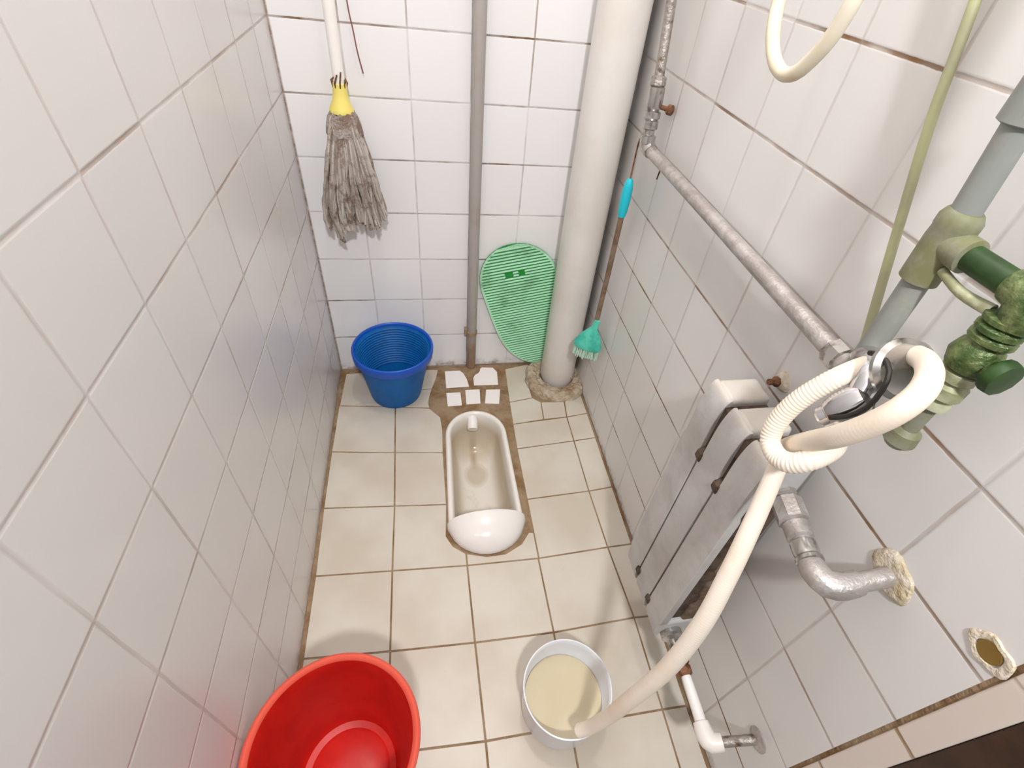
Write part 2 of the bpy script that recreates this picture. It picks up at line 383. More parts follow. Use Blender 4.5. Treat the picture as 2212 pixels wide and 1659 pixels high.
# ------------------------------------------------------------------ drain pipe with cement collar
t = thing('drain_pipe', (5.2, -0.6, 0), 'thick white vertical drain pipe in the far right corner', 'pipe')
B().lathe([(0.40, 0.0), (0.41, 0.02), (0.41, 19.98)], (5.2, -0.6, 0), seg=64).build('pipe', m_pvc, t)
b = B(); rs = []
nz = [random.uniform(-1, 1) for _ in range(80)]
def wobble(k): return sum(nz[(k+j) % 72]*w for j, w in ((-1, .25), (0, .5), (1, .25)))
for r, z in ((0.80, -0.03), (0.79, 0.06), (0.74, 0.15), (0.64, 0.19), (0.55, 0.16), (0.49, 0.09), (0.44, 0.08), (0.415, 0.13), (0.412, 0.02)):
    ring = []
    for k in range(72):
        a = 2*math.pi*k/72; rr = r + (0.05*wobble(k) if r > 0.5 else 0.01*wobble(k+9)); zz = z + 0.04*wobble(k*3 % 72)*(1 if z > 0.05 else 0)
        ring.append(Vector((min(5.18+rr*math.cos(a), W-0.005), min(-0.66+rr*math.sin(a), -0.145), zz)))
    rs.append(ring)
b.rings(rs, True, False); o = b.build('cement_collar', m_cream, t); o['label'] = 'rough brown cement ring'

# thin grey pipe on the back wall
t = thing('down_pipe', (3.1, -0.13, 0), 'thin grey vertical pipe on the back wall, stained brown at its foot', 'pipe')
B().lathe([(0.108, -0.03), (0.108, 19.98)], (3.1, -0.13, 0), seg=32).build('pipe', m_greypipe, t)
b = B(); b.lathe([(0.112, 1.1), (0.125, 1.11), (0.125, 1.2), (0.112, 1.21)], (3.1, -0.13, 0), seg=32, cap0=False, cap1=False); b.box((2.93, -0.16, 1.08), (2.99, -0.03, 1.24))
b.build('pipe_clamp', m_mortar, t)
b = B(); b.lathe([(0.26, -0.03), (0.22, 0.02), (0.15, 0.05), (0.11, 0.07)], (3.1, -0.17, 0), seg=28, fn=lambda a, k: 0.9 if math.sin(a) > 0.5 else 1.0)
b.build('cement_foot', m_mortar, t)

# ------------------------------------------------------------------ buckets
m_blue = mat('blue_plastic', (2, 100, 176), 0.5, col2=(1, 92, 160), scale=2, Specular_IOR_Level=0.3)
t = thing('bucket', (1.33, -0.86, 0), 'blue round plastic bucket standing in the far left corner', 'bucket')
def at(prof, c0, c1, h, seg=72):
    rs = []
    for r, z in prof:
        k = z/h; cx = c0[0]+(c1[0]-c0[0])*k; cy = c0[1]+(c1[1]-c0[1])*k
        rs.append([Vector((cx+r*math.cos(2*math.pi*i/seg), cy+r*math.sin(2*math.pi*i/seg), z)) for i in range(seg)])
    return rs
prof = [(0.5, 0.0), (0.55, 0.02), (0.575, 0.1), (0.66, 0.6), (0.76, 1.1), (0.775, 1.2), (0.785, 1.22)]
inner = [(0.795, 1.36)]
zz = 1.3
while zz > 0.42:
    r0 = 0.575+(zz-0.1)*0.17-0.01
    inner += [(r0, zz), (r0-0.02, zz-0.018), (r0-0.02, zz-0.038), (r0-0.002, zz-0.05)]; zz -= 0.062
inner += [(0.55, 0.2), (0.53, 0.1), (0.45, 0.06)]
b = B(); b.rings(at(prof+inner, (1.31, -0.84), (1.34, -0.865), 1.4), True, True); b.build('body', m_blue, t, smooth=30)
b = B(); b.rings(at([(0.80, 1.22), (0.84, 1.21), (0.85, 1.27), (0.855, 1.38), (0.845, 1.41), (0.82, 1.42), (0.795, 1.40), (0.79, 1.34), (0.783, 1.22)], (1.31, -0.84), (1.34, -0.865), 1.4), False, False)
b.build('rim', mat('blue_rim', (18, 84, 190), 0.38), t, smooth=50)

m_red = mat('red_plastic', (212, 36, 26), 0.4, col2=(198, 28, 22), scale=2, Subsurface_Weight=0.15, Subsurface_Radius=(0.02, 0.003, 0.002))
t = thing('bucket', (0.9, -8.0, 0), 'large red plastic bucket at the near left, cut off by the frame', 'bucket')
c0, c1 = (0.86, -7.97), (0.935, -8.02)
b = B(); b.rings(at([(0.56, 0.0), (0.62, 0.03), (0.64, 0.1), (0.74, 0.9), (0.83, 1.62), (0.845, 1.7), (0.83, 1.84), (0.80, 1.74), (0.79, 1.66), (0.77, 1.55), (0.705, 0.9), (0.62, 0.2), (0.58, 0.11), (0.5, 0.09), (0.46, 0.115), (0.1, 0.115)], c0, c1, 1.9), True, True)
b.build('body', m_red, t, smooth=40)
b = B(); b.rings(at([(0.842, 1.68), (0.875, 1.67), (0.90, 1.72), (0.915, 1.83), (0.905, 1.88), (0.87, 1.90), (0.835, 1.87), (0.825, 1.80)], c0, c1, 1.9), False, False)
b.build('rim', mat('red_rim', (236, 100, 80), 0.4), t, smooth=60)

m_wb = mat('white_plastic', (238, 240, 246), 0.28)
t = thing('bucket', (3.77, -7.6, 0), 'small white plastic tub of cloudy water with the hose hanging into it', 'bucket')
b = B(); b.lathe([(0.52, 0.0), (0.55, 0.02), (0.565, 0.08), (0.60, 0.78), (0.615, 0.84), (0.612, 0.862), (0.598, 0.866), (0.588, 0.85), (0.575, 0.78), (0.54, 0.1), (0.5, 0.05)], (3.77, -7.6, 0), seg=72)
b.build('tub', m_wb, t, smooth=50)
mw = NT('cloudy_water'); mw.set(Base_Color=lin((204, 190, 160)), Roughness=0.08, IOR=1.33); mw.bump(mw.noise(mw.pos(), 2.0, 1.0), 0.0006)
o = B().lathe([(0.535, 0.12), (0.544, 0.30), (0.550, 0.42)], (3.77, -7.6, 0), seg=64).build('water', mw.m); tag(o, 'cloudy yellowish water filling the small white tub', 'water', kind='stuff')

# ------------------------------------------------------------------ mop
m_yel = mat('yellow_plastic', (240, 222, 120), 0.4)
ms = NT('dirty_yarn'); pp = ms.pos(); g = ms.n('ShaderNodeNewGeometry')
cc = ms.mix(g.outputs['Random Per Island'], lin((150, 136, 124)), lin((206, 197, 190)))
cc = ms.mix(ms.step(ms.noise(pp, 4.5, 4.0, 0.7), 0.47, 0.68, 0.0, 0.85), cc, lin((118, 92, 76)))
ms.set(Base_Color=cc, Roughness=0.9); ms.bump(ms.noise(pp, 60, 3), 0.002)
t = thing('mop', (0.93, -0.35, 3.6), 'grey string mop with yellow socket hanging strings down on the back wall', 'mop')
b = B(); b.tube([(0.935, -0.35, 6.05), (0.95, -0.34, 9.0), (0.96, -0.32, 13.4)], 0.088, seg=20); b.build('handle', m_pvc, t)
b = B(); b.lathe([(0.055, 0.42), (0.105, 0.405), (0.11, 0.30), (0.125, 0.18), (0.18, 0.06), (0.19, 0.0), (0.15, -0.02)], (0.915, -0.36, 5.86), (0.06, 0, 1), seg=32, fn=lambda a, k: 1+0.0*a); b.build('socket', m_yel, t)
b = B()
for k in range(9):
    a = k*0.7; b.tube([(0.935+0.1*math.cos(a), -0.36+0.1*math.sin(a), 6.22), (0.94+0.12*math.cos(a), -0.36+0.12*math.sin(a), 6.28+0.02*(k % 3)), (0.94+0.09*math.cos(a+.4), -0.36+0.1*math.sin(a+.4), 6.32+0.04*(k % 4))], 0.012, seg=6)
b.build('binding_wire', m_rust, t)
Lz = [5.86, 5.2, 4.5, 4.15, 3.6]; Lx = [.76, .60, .45, .40, .50]; Rx = [1.07, 1.24, 1.38, 1.44, 1.42]
def interp(z, xs):
    for i in range(4):
        if z >= Lz[i+1]: k = (Lz[i]-z)/(Lz[i]-Lz[i+1]); return xs[i]+(xs[i+1]-xs[i])*max(0, k)
    return xs[-1]
def endz(u):   # ragged lower edge
    pts = [(0, 4.05), (.08, 3.92), (.15, 3.62), (.22, 3.85), (.3, 4.0), (.4, 3.92), (.48, 4.1), (.6, 4.05), (.72, 3.98), (.82, 3.88), (.9, 4.08), (1, 4.18)]
    for a, c in zip(pts, pts[1:]):
        if u <= c[0]: return a[1]+(c[1]-a[1])*(u-a[0])/(c[0]-a[0])
    return 4.1
b = B()
for k in range(270):
    u = (k % 54)/53; u = min(1, max(0, u+random.uniform(-.02, .02))); lay = k//54; d = (lay-2)/2
    n = 14; z1 = endz(u)+random.uniform(-.05, .12)+(0.25 if lay == 0 else 0)
    ph = random.uniform(0, 6.28); amp = random.uniform(.012, .05); pts = []
    cl = round(u*7)/7
    for i in range(n):
        q = i/(n-1); z = 5.84+(z1-5.84)*q; uu = u+(cl-u)*0.55*q
        x = interp(z, Lx)+(interp(z, Rx)-interp(z, Lx))*uu + amp*math.sin(ph+q*(9+ph))*q
        y = -0.36-0.10*q-d*(0.10+0.13*math.sin(math.pi*min(1, q+.15)))+0.02*math.sin(ph*2+q*7)-0.04*math.sin(uu*22)*q
        pts.append((x, min(y, -0.04), z))
    b.tube(pts, [0.023]*4+[0.027]*(n-4), seg=6)
o = b.build('yarn', ms.m, t); o['kind'] = 'stuff'
b = B(); rs = []     # fabric band at the top and a folded strip near the lower right
for z, e in ((5.88, .02), (5.8, .06), (5.66, .07), (5.54, .06), (5.52, .03)):
    xl = interp(z, Lx)-e; xr = interp(z, Rx)+e; cx = (xl+xr)/2; rx = (xr-xl)/2
    rs.append([Vector((cx+rx*math.cos(2*math.pi*i/32), -0.37+(0.23+0.5*e)*math.sin(2*math.pi*i/32), z+0.02*math.sin(i*1.9))) for i in range(32)])
b.rings(rs, False, False); b.build('felt_band', mat('grey_felt', (190, 180, 172), 0.95, col2=(138, 116, 102), scale=4, bump=0.05, bscale=25), t)
o = B().tube([(1.16, -0.05, 7.45), (1.17, -0.06, 7.2), (1.215, -0.08, 6.9), (1.24, -0.09, 6.6), (1.29, -0.08, 6.35)], 0.011, seg=6, smooth=1).v
b = B(); b.tube([(1.10, -0.03, 12.9), (1.12, -0.05, 8.4), (1.165, -0.07, 7.3), (1.205, -0.09, 6.95), (1.235, -0.09, 6.65), (1.285, -0.08, 6.36)], 0.011, seg=6, smooth=1)
o = b.build('cord', mat('maroon_cord', (142, 92, 90), 0.8)); tag(o, 'thin maroon cord dangling beside the mop handle', 'cord')
t2 = thing('wall_hook', (0.96, -0.1, 13.3), 'steel wall hook holding the mop and cord, above the frame', 'hook')
b = B(); b.lathe([(0.12, 0), (0.12, 0.03), (0.05, 0.05)], (1.1, 0.0, 13.0), (0, -1, 0), seg=20); b.tube([(1.1, -0.03, 13.0), (1.1, -0.2, 12.97), (1.1, -0.3, 13.1)], 0.03, seg=10, smooth=1)
b.build('peg', m_zinc, t2)

# ------------------------------------------------------------------ green bath mat
m_g1 = mat('green_rubber', (186, 240, 202), 0.5, col2=(134, 182, 140), scale=1.1, lo=0.5, hi=0.72)
mg = NT('green_mesh'); pp = mg.pos(); x, y, z = mg.xyz(pp)
kk = mg.step(mg.noise(pp, 3.0, 4.0, 0.7), 0.5, 0.75, 0.0, 0.5)
mg.set(Base_Color=mg.mix(kk, lin((52, 142, 76)), lin((60, 116, 60))), Roughness=0.6)
t = thing('bath_mat', (4.1, -0.1, 0.1), 'green ribbed rubber bath mat leaning on the back wall behind the white pipe', 'mat')
O = Vector((4.0, 0, 3.42)); A = Vector((.21, 0, -.978)); Bv = Vector((.978, 0, .21))
def halfw(s_):
    L_ = 3.42
    if s_ <= 0 or s_ >= L_: return 0
    if s_ < 1.0: return 0.87*math.sqrt(max(0, 1-((1.0-s_)/1.0)**2.2))
    q = (s_-1.0)/(L_-1.0)
    return 0.87*(1-q**5)**0.75*(1-0.15*q)
def mp(s_, t_, y): v = O+A*s_+Bv*(t_-0.12+0.2*(s_/3.4)); return Vector((max(v.x, 3.222), y, max(v.z, 0.0)))
def yb(s_): return -0.035-0.05*(s_/3.4)
b = B(); rs = []
ss = [0.004, 0.02, 0.05, .1, .16]+[0.2+0.08*i for i in range(38)]+[3.26, 3.32, 3.37, 3.4, 3.418]
for s_ in ss:
    h = halfw(s_); rs.append([mp(s_, -h, yb(s_)), mp(s_, -h, yb(s_)-0.03), mp(s_, h, yb(s_)-0.03), mp(s_, h, yb(s_))])
b.rings(rs); b.build('backing', mg.m, t, smooth=30)
b = B(); n = 0; s_ = 0.10
while s_ < 3.34:
    h = max(halfw(s_)-0.035, 0.02)
    y0 = yb(s_)-0.028
    segs = [(-h, h)]
    if abs(s_-0.70) < 0.04 or abs(s_-0.775) < 0.03: segs = [(-h, -0.28), (0.0-0.12+0.02, 0.02), (0.16, h)] if s_ < 0.74 else [(-h, -0.28), (-0.1, 0.02), (0.16, h)]
    for ta, tb in segs:
        k = 12; prev = None; rr = []
        for i in range(k+1):
            tt = ta+(tb-ta)*i/k; w = 0.0205
            rr.append([mp(s_-w, tt, y0), mp(s_-w*.5, tt, y0-0.03), mp(s_+w*.5, tt, y0-0.03), mp(s_+w, tt, y0)])
        b.rings(rr)
    s_ += 0.0725
b.build('ribs', m_g1, t, smooth=0)['kind'] = 'stuff'
b = B(); rs = []
N = 60
def edge(i):      # closed outline
    if i <= N: s_ = 0.01+3.4*(i/N); return s_, 1
    s_ = 3.41-3.4*((i-N)/N); return s_, -1
for i in range(2*N):
    s_, sg = edge(i); h = halfw(s_); h2 = max(0, h-0.05)
    so = s_; si = min(max(s_, 0.1), 3.34); y0 = yb(s_)
    rs.append([mp(so, sg*h, y0-0.03), mp(so, sg*h, y0-0.05), mp(si, sg*h2, y0-0.05), mp(si, sg*h2, y0-0.028)])
rs.append(rs[0]); b.rings(rs, False, False); b.build('border', m_g1, t, smooth=30)
b = B()
for (t0, s0) in ((-0.19, 0.70), (0.09, 0.70)):
    b.add([mp(s0-.045, t0-.07, yb(.7)-.03), mp(s0-.045, t0+.07, yb(.7)-.03), mp(s0+.045, t0+.07, yb(.7)-.03), mp(s0+.045, t0-.07, yb(.7)-.03),
           mp(s0-.045, t0-.07, yb(.7)-.045), mp(s0-.045, t0+.07, yb(.7)-.045), mp(s0+.045, t0+.07, yb(.7)-.045), mp(s0+.045, t0-.07, yb(.7)-.045)],
          [(0,1,2,3),(7,6,5,4),(0,4,5,1),(1,5,6,2),(2,6,7,3),(3,7,4,0)])
b.build('badge', mat('dark_green', (20, 150, 50), 0.5), t, smooth=0)

# ------------------------------------------------------------------ steel water pipe: riser, valve, horizontal run
t = thing('water_pipe', (5.5, -1.95, 5.9), 'galvanised steel water pipe with valve, running along the right wall', 'pipe')
b = B(); b.tube([(5.50, -1.62, 19.95), (5.49, -1.60, 7.85), (5.485, -1.72, 7.4), (5.48, -1.83, 6.95)], 0.07, seg=20); b.build('riser', m_zincd, t)
ax = Vector((0.0, -0.13, -0.8)).normalized(); vc = Vector((5.48, -1.83, 6.98))
b = B(); b.lathe([(0.075, -0.02), (0.115, 0.0), (0.12, 0.10), (0.09, 0.12)], vc, ax, seg=8); b.build('nut', m_zincd, t)
b = B(); b.lathe([(0.09, 0.11), (0.115, 0.13), (0.12, 0.36), (0.10, 0.40), (0.085, 0.42), (0.12, 0.44), (0.12, 0.52), (0.085, 0.55)], vc, ax, seg=24); b.build('valve_body', m_chromed, t)
b = B(); b.lathe([(0.085, 0.54), (0.11, 0.56), (0.11, 0.66), (0.08, 0.68), (0.08, 0.74), (0.115, 0.76), (0.115, 0.86)], vc, ax, seg=24); b.build('union', m_chromed, t)
b = B(); b.lathe([(0.03, 0), (0.035, 0.12), (0.07, 0.14), (0.07, 0.2), (0.03, 0.22)], vc+ax*0.36+Vector((0.08, -0.04, 0)), (0.6, -0.8, 0), seg=12); b.build('valve_stem', m_rust, t)
b = B(); b.tube([(5.48, -1.93, 6.17), (5.50, -1.97, 6.09), (5.52, -2.10, 6.05)], [0.11, 0.115, 0.105], seg=20, smooth=1); b.build('elbow', m_chromed, t)
b = B(); b.tube([(5.52, -2.03, 6.055), (5.52, -4.5, 6.05), (5.50, -6.72, 6.05)], 0.088, seg=24); b.build('run', m_zinc, t)
b = B(); b.lathe([(0.10, 0), (0.125, 0.02), (0.125, 0.16), (0.10, 0.18)], (5.50, -6.70, 6.05), (0, -1, 0), seg=8); b.build('end_nut', m_chromed, t)
b = B(); b.tube([(5.50, -6.86, 6.05), (5.48, -7.0, 6.06), (5.42, -7.09, 6.16), (5.37, -7.1, 6.3)], [0.10, 0.115, 0.11, 0.095], seg=20, smooth=1); b.build('joint', m_zinc, t)
b = B(); b.tube([(5.70, -2.2, 6.02), (5.68, -2.25, 5.9), (5.63, -2.3, 5.72)], 0.012, seg=6); b.build('wire_end', m_rust, t)

# toilet brush hanging by a wire
m_teal = mat('teal_plastic', (92, 206, 182), 0.4, col2=(60, 178, 158), scale=4); m_cyan = mat('cyan_grip', (30, 196, 214), 0.4)
t = thing('toilet_brush', (5.47, -1.68, 1.9), 'teal toilet brush with cyan grip hanging by a wire behind the white pipe', 'brush')
b = B(); b.tube([(5.47, -1.68, 4.9), (5.47, -1.69, 3.6), (5.47, -1.67, 2.5)], 0.05, seg=12); b.build('rod', mat('brown_rod', (146, 124, 104), 0.5, 0.3, col2=(120, 96, 74)), t)
b = B(); b.lathe([(0.03, 0.66), (0.06, 0.62), (0.082, 0.5), (0.088, 0.3), (0.078, 0.08), (0.06, 0.0)], (5.47, -1.68, 4.82), seg=20); b.build('grip', m_cyan, t)
b = B(); b.tube([(5.47, -1.68, 5.46), (5.475, -1.66, 5.75), (5.48, -1.66, 6.05), (5.5, -1.75, 6.2), (5.5, -1.86, 6.2)], 0.014, seg=8, smooth=1); b.build('hanging_wire', m_rust, t)
b = B(); rs = []
for z, rx, ry in ((2.62, .06, .06), (2.5, .065, .065), (2.42, .075, .07), (2.38, .12, .08), (2.22, .24, .12), (2.05, .33, .15), (1.95, .35, .16), (1.93, .33, .15)):
    rs.append([Vector((5.36+(5.47-5.36)*max(0, (z-1.93)/.7)+rx*math.copysign(abs(math.cos(a))**.8, math.cos(a))*0.75, -1.72-rx*0.75*math.copysign(abs(math.cos(a))**.8, math.cos(a))*0.5+ry*math.sin(a), z)) for a in [2*math.pi*i/28 for i in range(28)]])
b.rings(rs); b.build('head', m_teal, t, smooth=40)
b = B()
for k in range(150):
    a = random.uniform(0, 6.283); r = math.sqrt(random.random()); cx = 5.36+0.24*r*math.cos(a); cy = -1.72-0.11*r*math.cos(a)+0.13*r*math.sin(a)
    b.tube([(cx, cy, 1.95), (cx+random.uniform(-.03, .03), cy+random.uniform(-.03, .03), 1.70+random.uniform(-.02, .03))], 0.013, seg=5)
b.build('bristles', mat('pale_bristles', (196, 226, 206), 0.7), t)['kind'] = 'stuff'

# ------------------------------------------------------------------ radiator
def rad_mat():
    t = NT('grey_radiator_paint'); p = t.pos(); x, y, z = t.xyz(p)
    c = t.mix(t.step(t.noise(p, 1.4, 5.0, 0.65), 0.42, 0.66, 0.0, 0.6), lin((196, 194, 192)), lin((172, 166, 160)))
    top = t.M('MULTIPLY', t.step(z, 5.05, 5.2), t.step(t.noise(p, 4.0, 4.0), 0.35, 0.55, 0.2, 0.8))
    c = t.mix(top, c, lin((206, 198, 186)))
    t.set(Base_Color=c, Roughness=0.42); t.bump(t.noise(p, 14, 3), 0.0008)
    return t.m
m_rad = rad_mat(); m_gap = mat('rust_and_gap_shade', (92, 76, 62), 0.8, col2=(58, 42, 30), scale=5)  # m_gap: rust brown, with the shade between radiator parts put into the colour
m_rear = mat('rust_and_shade_paint', (138, 122, 108), 0.7, col2=(92, 66, 46), scale=2.5)  # rust stain plus the shade behind the front plates, mixed into one colour
RX0 = 4.95; RX1 = 5.52
t = thing('radiator', (5.25, -6.7, 1.3), 'grey three-section wall radiator on the right wall beside the hose', 'radiator')
def col_plate(y0, y1, x0, x1, z0, z1, e):
    """front or rear column of a section: plate with its ends drawn in and rounded back"""
    prof = []
    n = 8
    for i in range(n+1): a = math.pi/2*i/n; prof.append((x0+0.14*(1-math.cos(a))*min(1.0, (x1-x0-0.02)/0.14), z0+0.35-0.35*math.sin(a)))
    lo_ = prof[::-1]
    hi_ = []
    for i in range(n+1): a = math.pi/2*i/n; hi_.append((x0+(x1-x0)*0.8*(1-math.cos(a)), z1-0.45+0.45*math.sin(a)))
    P = lo_+hi_
    rs = []
    full = [(P[0][0], z0)]
    out = B()
    zs = [q[1] for q in P]
    rings_ = []
    for (px, pz) in P:
        w = e if (pz < z0+0.42 or pz > z1-0.82) else 0.0
        rings_.append((px, pz, w))
    # insert the shoulder steps
    R = []
    for k, (px, pz, w) in enumerate(rings_): R.append((px, pz, w))
    R2 = []
    done_lo = done_hi = False
    for k, q in enumerate(R):
        R2.append(q)
        if k == n: R2 += [(x0, z0+0.42, e), (x0, z0+0.46, 0.0), (x0, z1-0.86, 0.0), (x0, z1-0.80, e)]
    for px, pz, w in R2:
        rs.append([Vector((px, y0+w, pz)), Vector((px+0.0, y1-w, pz)), Vector((x1, y1-w, pz)), Vector((x1, y0+w, pz))])
    return rs
for i in range(3):
    ya = -6.10-0.412*i; yc = ya-0.385
    sec = B(); sec.rings(col_plate(yc, ya, RX0, 5.06, 1.35, 5.18, 0.024)); so = sec.build('section', m_rad, t, smooth=40, bevel=0.018)
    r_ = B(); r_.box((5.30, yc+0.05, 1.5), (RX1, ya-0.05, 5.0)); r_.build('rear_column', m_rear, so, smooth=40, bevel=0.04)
    r_ = B(); r_.box((5.03, yc+0.03, 4.62), (5.50, ya-0.03, 5.19)); r_.build('header', m_rad, so, smooth=40, bevel=0.05)
    r_ = B(); r_.box((5.03, yc+0.03, 1.36), (5.50, ya-0.03, 1.75)); r_.build('header', m_rad, so, smooth=40, bevel=0.05)
    r_ = B()
    for z in (2.3, 2.9, 3.5, 4.1): r_.box((5.02, yc+0.05, z), (5.32, ya-0.05, z+0.16))
    r_.box((5.04, yc+0.09, 1.7), (5.32, ya-0.09, 4.7)); r_.build('web', m_gap, so, smooth=0)
    if i < 2:
        for z in (1.72, 4.40):
            h = B(); h.lathe([(0.10, 0), (0.115, 0.015), (0.115, 0.085), (0.10, 0.10)], (5.03, yc+0.035, z), (0, -1, 0), seg=10); h.build('nipple', m_gap, so)
        gp = B(); gp.box((5.0, yc-0.055, 1.5), (5.47, yc+0.028, 5.10)); gp.build('gap_shade_fill', m_gap, so, smooth=0)  # dark block added in the slot between sections to stand in for its shade
# bracket plug above
t = thing('wall_plug', (5.72, -6.23, 5.1), 'rusty bolt in a dab of plaster on the right wall above the radiator', 'bolt')
B().lathe([(0.11, 0), (0.10, 0.03), (0.08, 0.05), (0.03, 0.06)], (W, -6.24, 5.2), (-1, 0, 0), seg=14, fn=lambda a, k: 1+0.15*math.sin(3*a)).build('plaster', m_plug, t)
B().lathe([(0.055, 0.03), (0.055, 0.10), (0.035, 0.12), (0.035, 0.17)], (W, -6.23, 5.2), (-1, 0, 0), seg=6).build('bolt', m_rust, t)

# upper pipe of the radiator
t = thing('radiator_pipe', (5.3, -7.7, 4.6), 'silver painted upper radiator pipe bending into the right wall', 'pipe')
def ring_seq(pa, pb, prof, name, m, seg=20):
    pa, pb = Vector(pa), Vector(pb); b_ = B(); b_.lathe(prof, pa, pb-pa, seg=seg); return b_.build(name, m, t)
pA, pB = Vector((5.345, -7.22, 4.76)), Vector((5.19, -8.0, 4.76)); L_ = (pB-pA).length
ring_seq(pA, pB, [(0.12, -0.06), (0.12, 0.10), (0.09, 0.12), (0.09, 0.14)], 'bushing', m_zinc, 8)
ring_seq(pA, pB, [(0.085, 0.12), (0.14, 0.15), (0.14, 0.36), (0.09, 0.38)], 'union_nut', m_zinc, 8)
ring_seq(pA, pB, [(0.09, 0.36), (0.115, 0.39), (0.115, 0.52), (0.085, 0.54), (0.085, 0.56)], 'coupling', m_zinc)
ring_seq(pA, pB, [(0.075, 0.54), (0.11, 0.57), (0.11, 0.66), (0.10, 0.69), (0.115, 0.71), (0.115, 0.74), (0.09, 0.76)], 'collar', m_chromed)
b = B(); b.tube([pA+(pB-pA)*0.9, (5.185, -8.02, 4.76), (5.23, -8.14, 4.765), (5.34, -8.185, 4.79), (5.46, -8.185, 4.82)], [0.10, 0.11, 0.115, 0.11, 0.10], seg=24, smooth=1); b.build('elbow', m_zinc, t)
b = B(); b.tube([(5.44, -8.185, 4.815), (5.72, -8.19, 4.87)], 0.082, seg=20); b.build('wall_tail', m_zinc, t)
b = B(); b.lathe([(0.20, 0), (0.185, 0.02), (0.14, 0.035), (0.10, 0.03)], (W, -8.19, 4.89), (-1, 0, 0), seg=24, fn=lambda a, k: 1+0.12*math.sin(2*a+1)+0.06*math.sin(5*a)); b.build('plaster', m_plug, t)
# lower pipe of the radiator
t = thing('radiator_pipe', (5.25, -7.9, 1.3), 'thin white lower radiator pipe with rusty nut, bending into the right wall', 'pipe')
pA = Vector((5.22, -7.29, 1.45)); pB = Vector((5.2, -8.42, 1.45))
ring_seq(pA, pB, [(0.13, -0.06), (0.15, 0.0), (0.15, 0.08), (0.09, 0.12), (0.085, 0.3)], 'end_cap', m_chromed)
ring_seq(pA, pB, [(0.085, 0.3), (0.11, 0.33), (0.12, 0.40), (0.09, 0.44), (0.115, 0.46), (0.11, 0.54), (0.08, 0.56)], 'rusty_nut', m_rust, 8)
b = B(); b.tube([pA+Vector((0, -0.5, 0)), (5.21, -8.2, 1.45), pB], [0.062, 0.07, 0.07], seg=18); b.build('tube', m_pvc, t)
b = B(); b.tube([(5.2, -8.36, 1.45), (5.2, -8.50, 1.45), (5.25, -8.58, 1.46), (5.36, -8.60, 1.5)], [0.095, 0.115, 0.115, 0.10], seg=20, smooth=1); b.build('elbow', m_pvc, t)
b = B(); b.tube([(5.34, -8.60, 1.5), (5.72, -8.66, 1.65)], 0.06, seg=14); b.build('wall_tail', m_zincd, t)
b = B(); b.lathe([(0.14, 0), (0.14, 0.02), (0.09, 0.04), (0.06, 0.05)], (W, -8.665, 1.655), (-1, 0, 0), seg=20); b.build('escutcheon', m_zinc, t)
# hole in the wall
t = thing('wall_socket', (5.73, -8.88, 5.15), 'small dark drilled hole ringed by yellowed plaster at the right edge of the wall', 'hole')
B().lathe([(0.14, 0), (0.13, 0.015), (0.10, 0.018), (0.08, 0.008)], (W, -8.885, 5.21), (-1, 0, 0), seg=22, cap1=False, fn=lambda a, k: 1+0.12*math.sin(2*a)+0.08*math.sin(5*a)).build('plaster', m_plug, t)
B().lathe([(0.085, 0.004), (0.08, 0.014), (0.03, 0.012)], (W, -8.88, 5.21), (-1, 0, 0), seg=16).build('plug', mat('ochre_plug', (128, 100, 40), 0.8), t)

# ------------------------------------------------------------------ tap
t = thing('tap', (5.2, -7.3, 6.0), 'chrome water tap on the right wall wrapped in loops of cream hose', 'tap')
b = B(); b.tube([(5.62, -7.17, 6.33), (5.40, -7.14, 6.33), (5.26, -7.22, 6.38), (5.12, -7.36, 6.46)], [0.09, 0.115, 0.11, 0.10], seg=20, smooth=1); b.build('body', m_chromed, t)
b = B(); b.lathe([(0.16, 0), (0.16, 0.03), (0.09, 0.06)], (W, -7.2, 6.33), (-1, 0, 0), seg=24); b.build('escutcheon', m_chromed, t)
b = B(); b.tube([(5.14, -7.34, 6.46), (5.05, -7.46, 6.46), (4.98, -7.53, 6.36)], [0.095, 0.10, 0.085], seg=20, smooth=1); b.build('spout', m_chrome, t)
a0 = Vector((4.99, -7.57, 6.37)); a1 = Vector((4.84, -7.50, 6.12))
b = B(); b.lathe([(0.06, -0.03), (0.10, 0.0), (0.118, 0.06), (0.115, 0.16), (0.095, 0.24), (0.075, 0.26), (0.075, 0.31), (0.055, 0.33)], a0, a1-a0, seg=28); b.build('nozzle', m_chrome, t)
b = B(); b.lathe([(0.03, 0.0), (0.04, 0.10), (0.15, 0.13), (0.20, 0.17), (0.205, 0.21), (0.17, 0.235), (0.05, 0.22)], (5.12, -7.42, 6.5), (-0.15, -0.75, 0.6), seg=28); b.build('handle', m_chromed, t)
m_wire = mat('black_wire', (38, 34, 28), 0.6)
b = B(); b.tube([(4.98, -7.40, 6.62), (4.96, -7.50, 6.68), (4.93, -7.62, 6.66), (4.90, -7.68, 6.56), (4.86, -7.70, 6.42), (4.82, -7.66, 6.30), (4.80, -7.58, 6.2)], 0.018, seg=8, smooth=1)
o = b.build('wire', m_wire); tag(o, 'black wire looped over the chrome tap nozzle', 'wire', 'wires on the tap')
b = B(); b.tube([(5.02, -7.44, 6.56), (5.0, -7.46, 6.45), (4.98, -7.45, 6.34), (4.95, -7.42, 6.25)], 0.014, seg=8, smooth=1)
o = b.build('wire', m_rust); tag(o, 'short rusty wire on the tap, inside the hose loop', 'wire', 'wires on the tap')

# ------------------------------------------------------------------ projecting helper used only to measure where the hose hangs (points in the place)
def on_x(u, v, x):
    d = cr*((u-1106-PPX)/FPX) - cu*((v-829.5-PPY)/FPX) + cf
    return CAM + d*((x-CAM.x)/d.x)

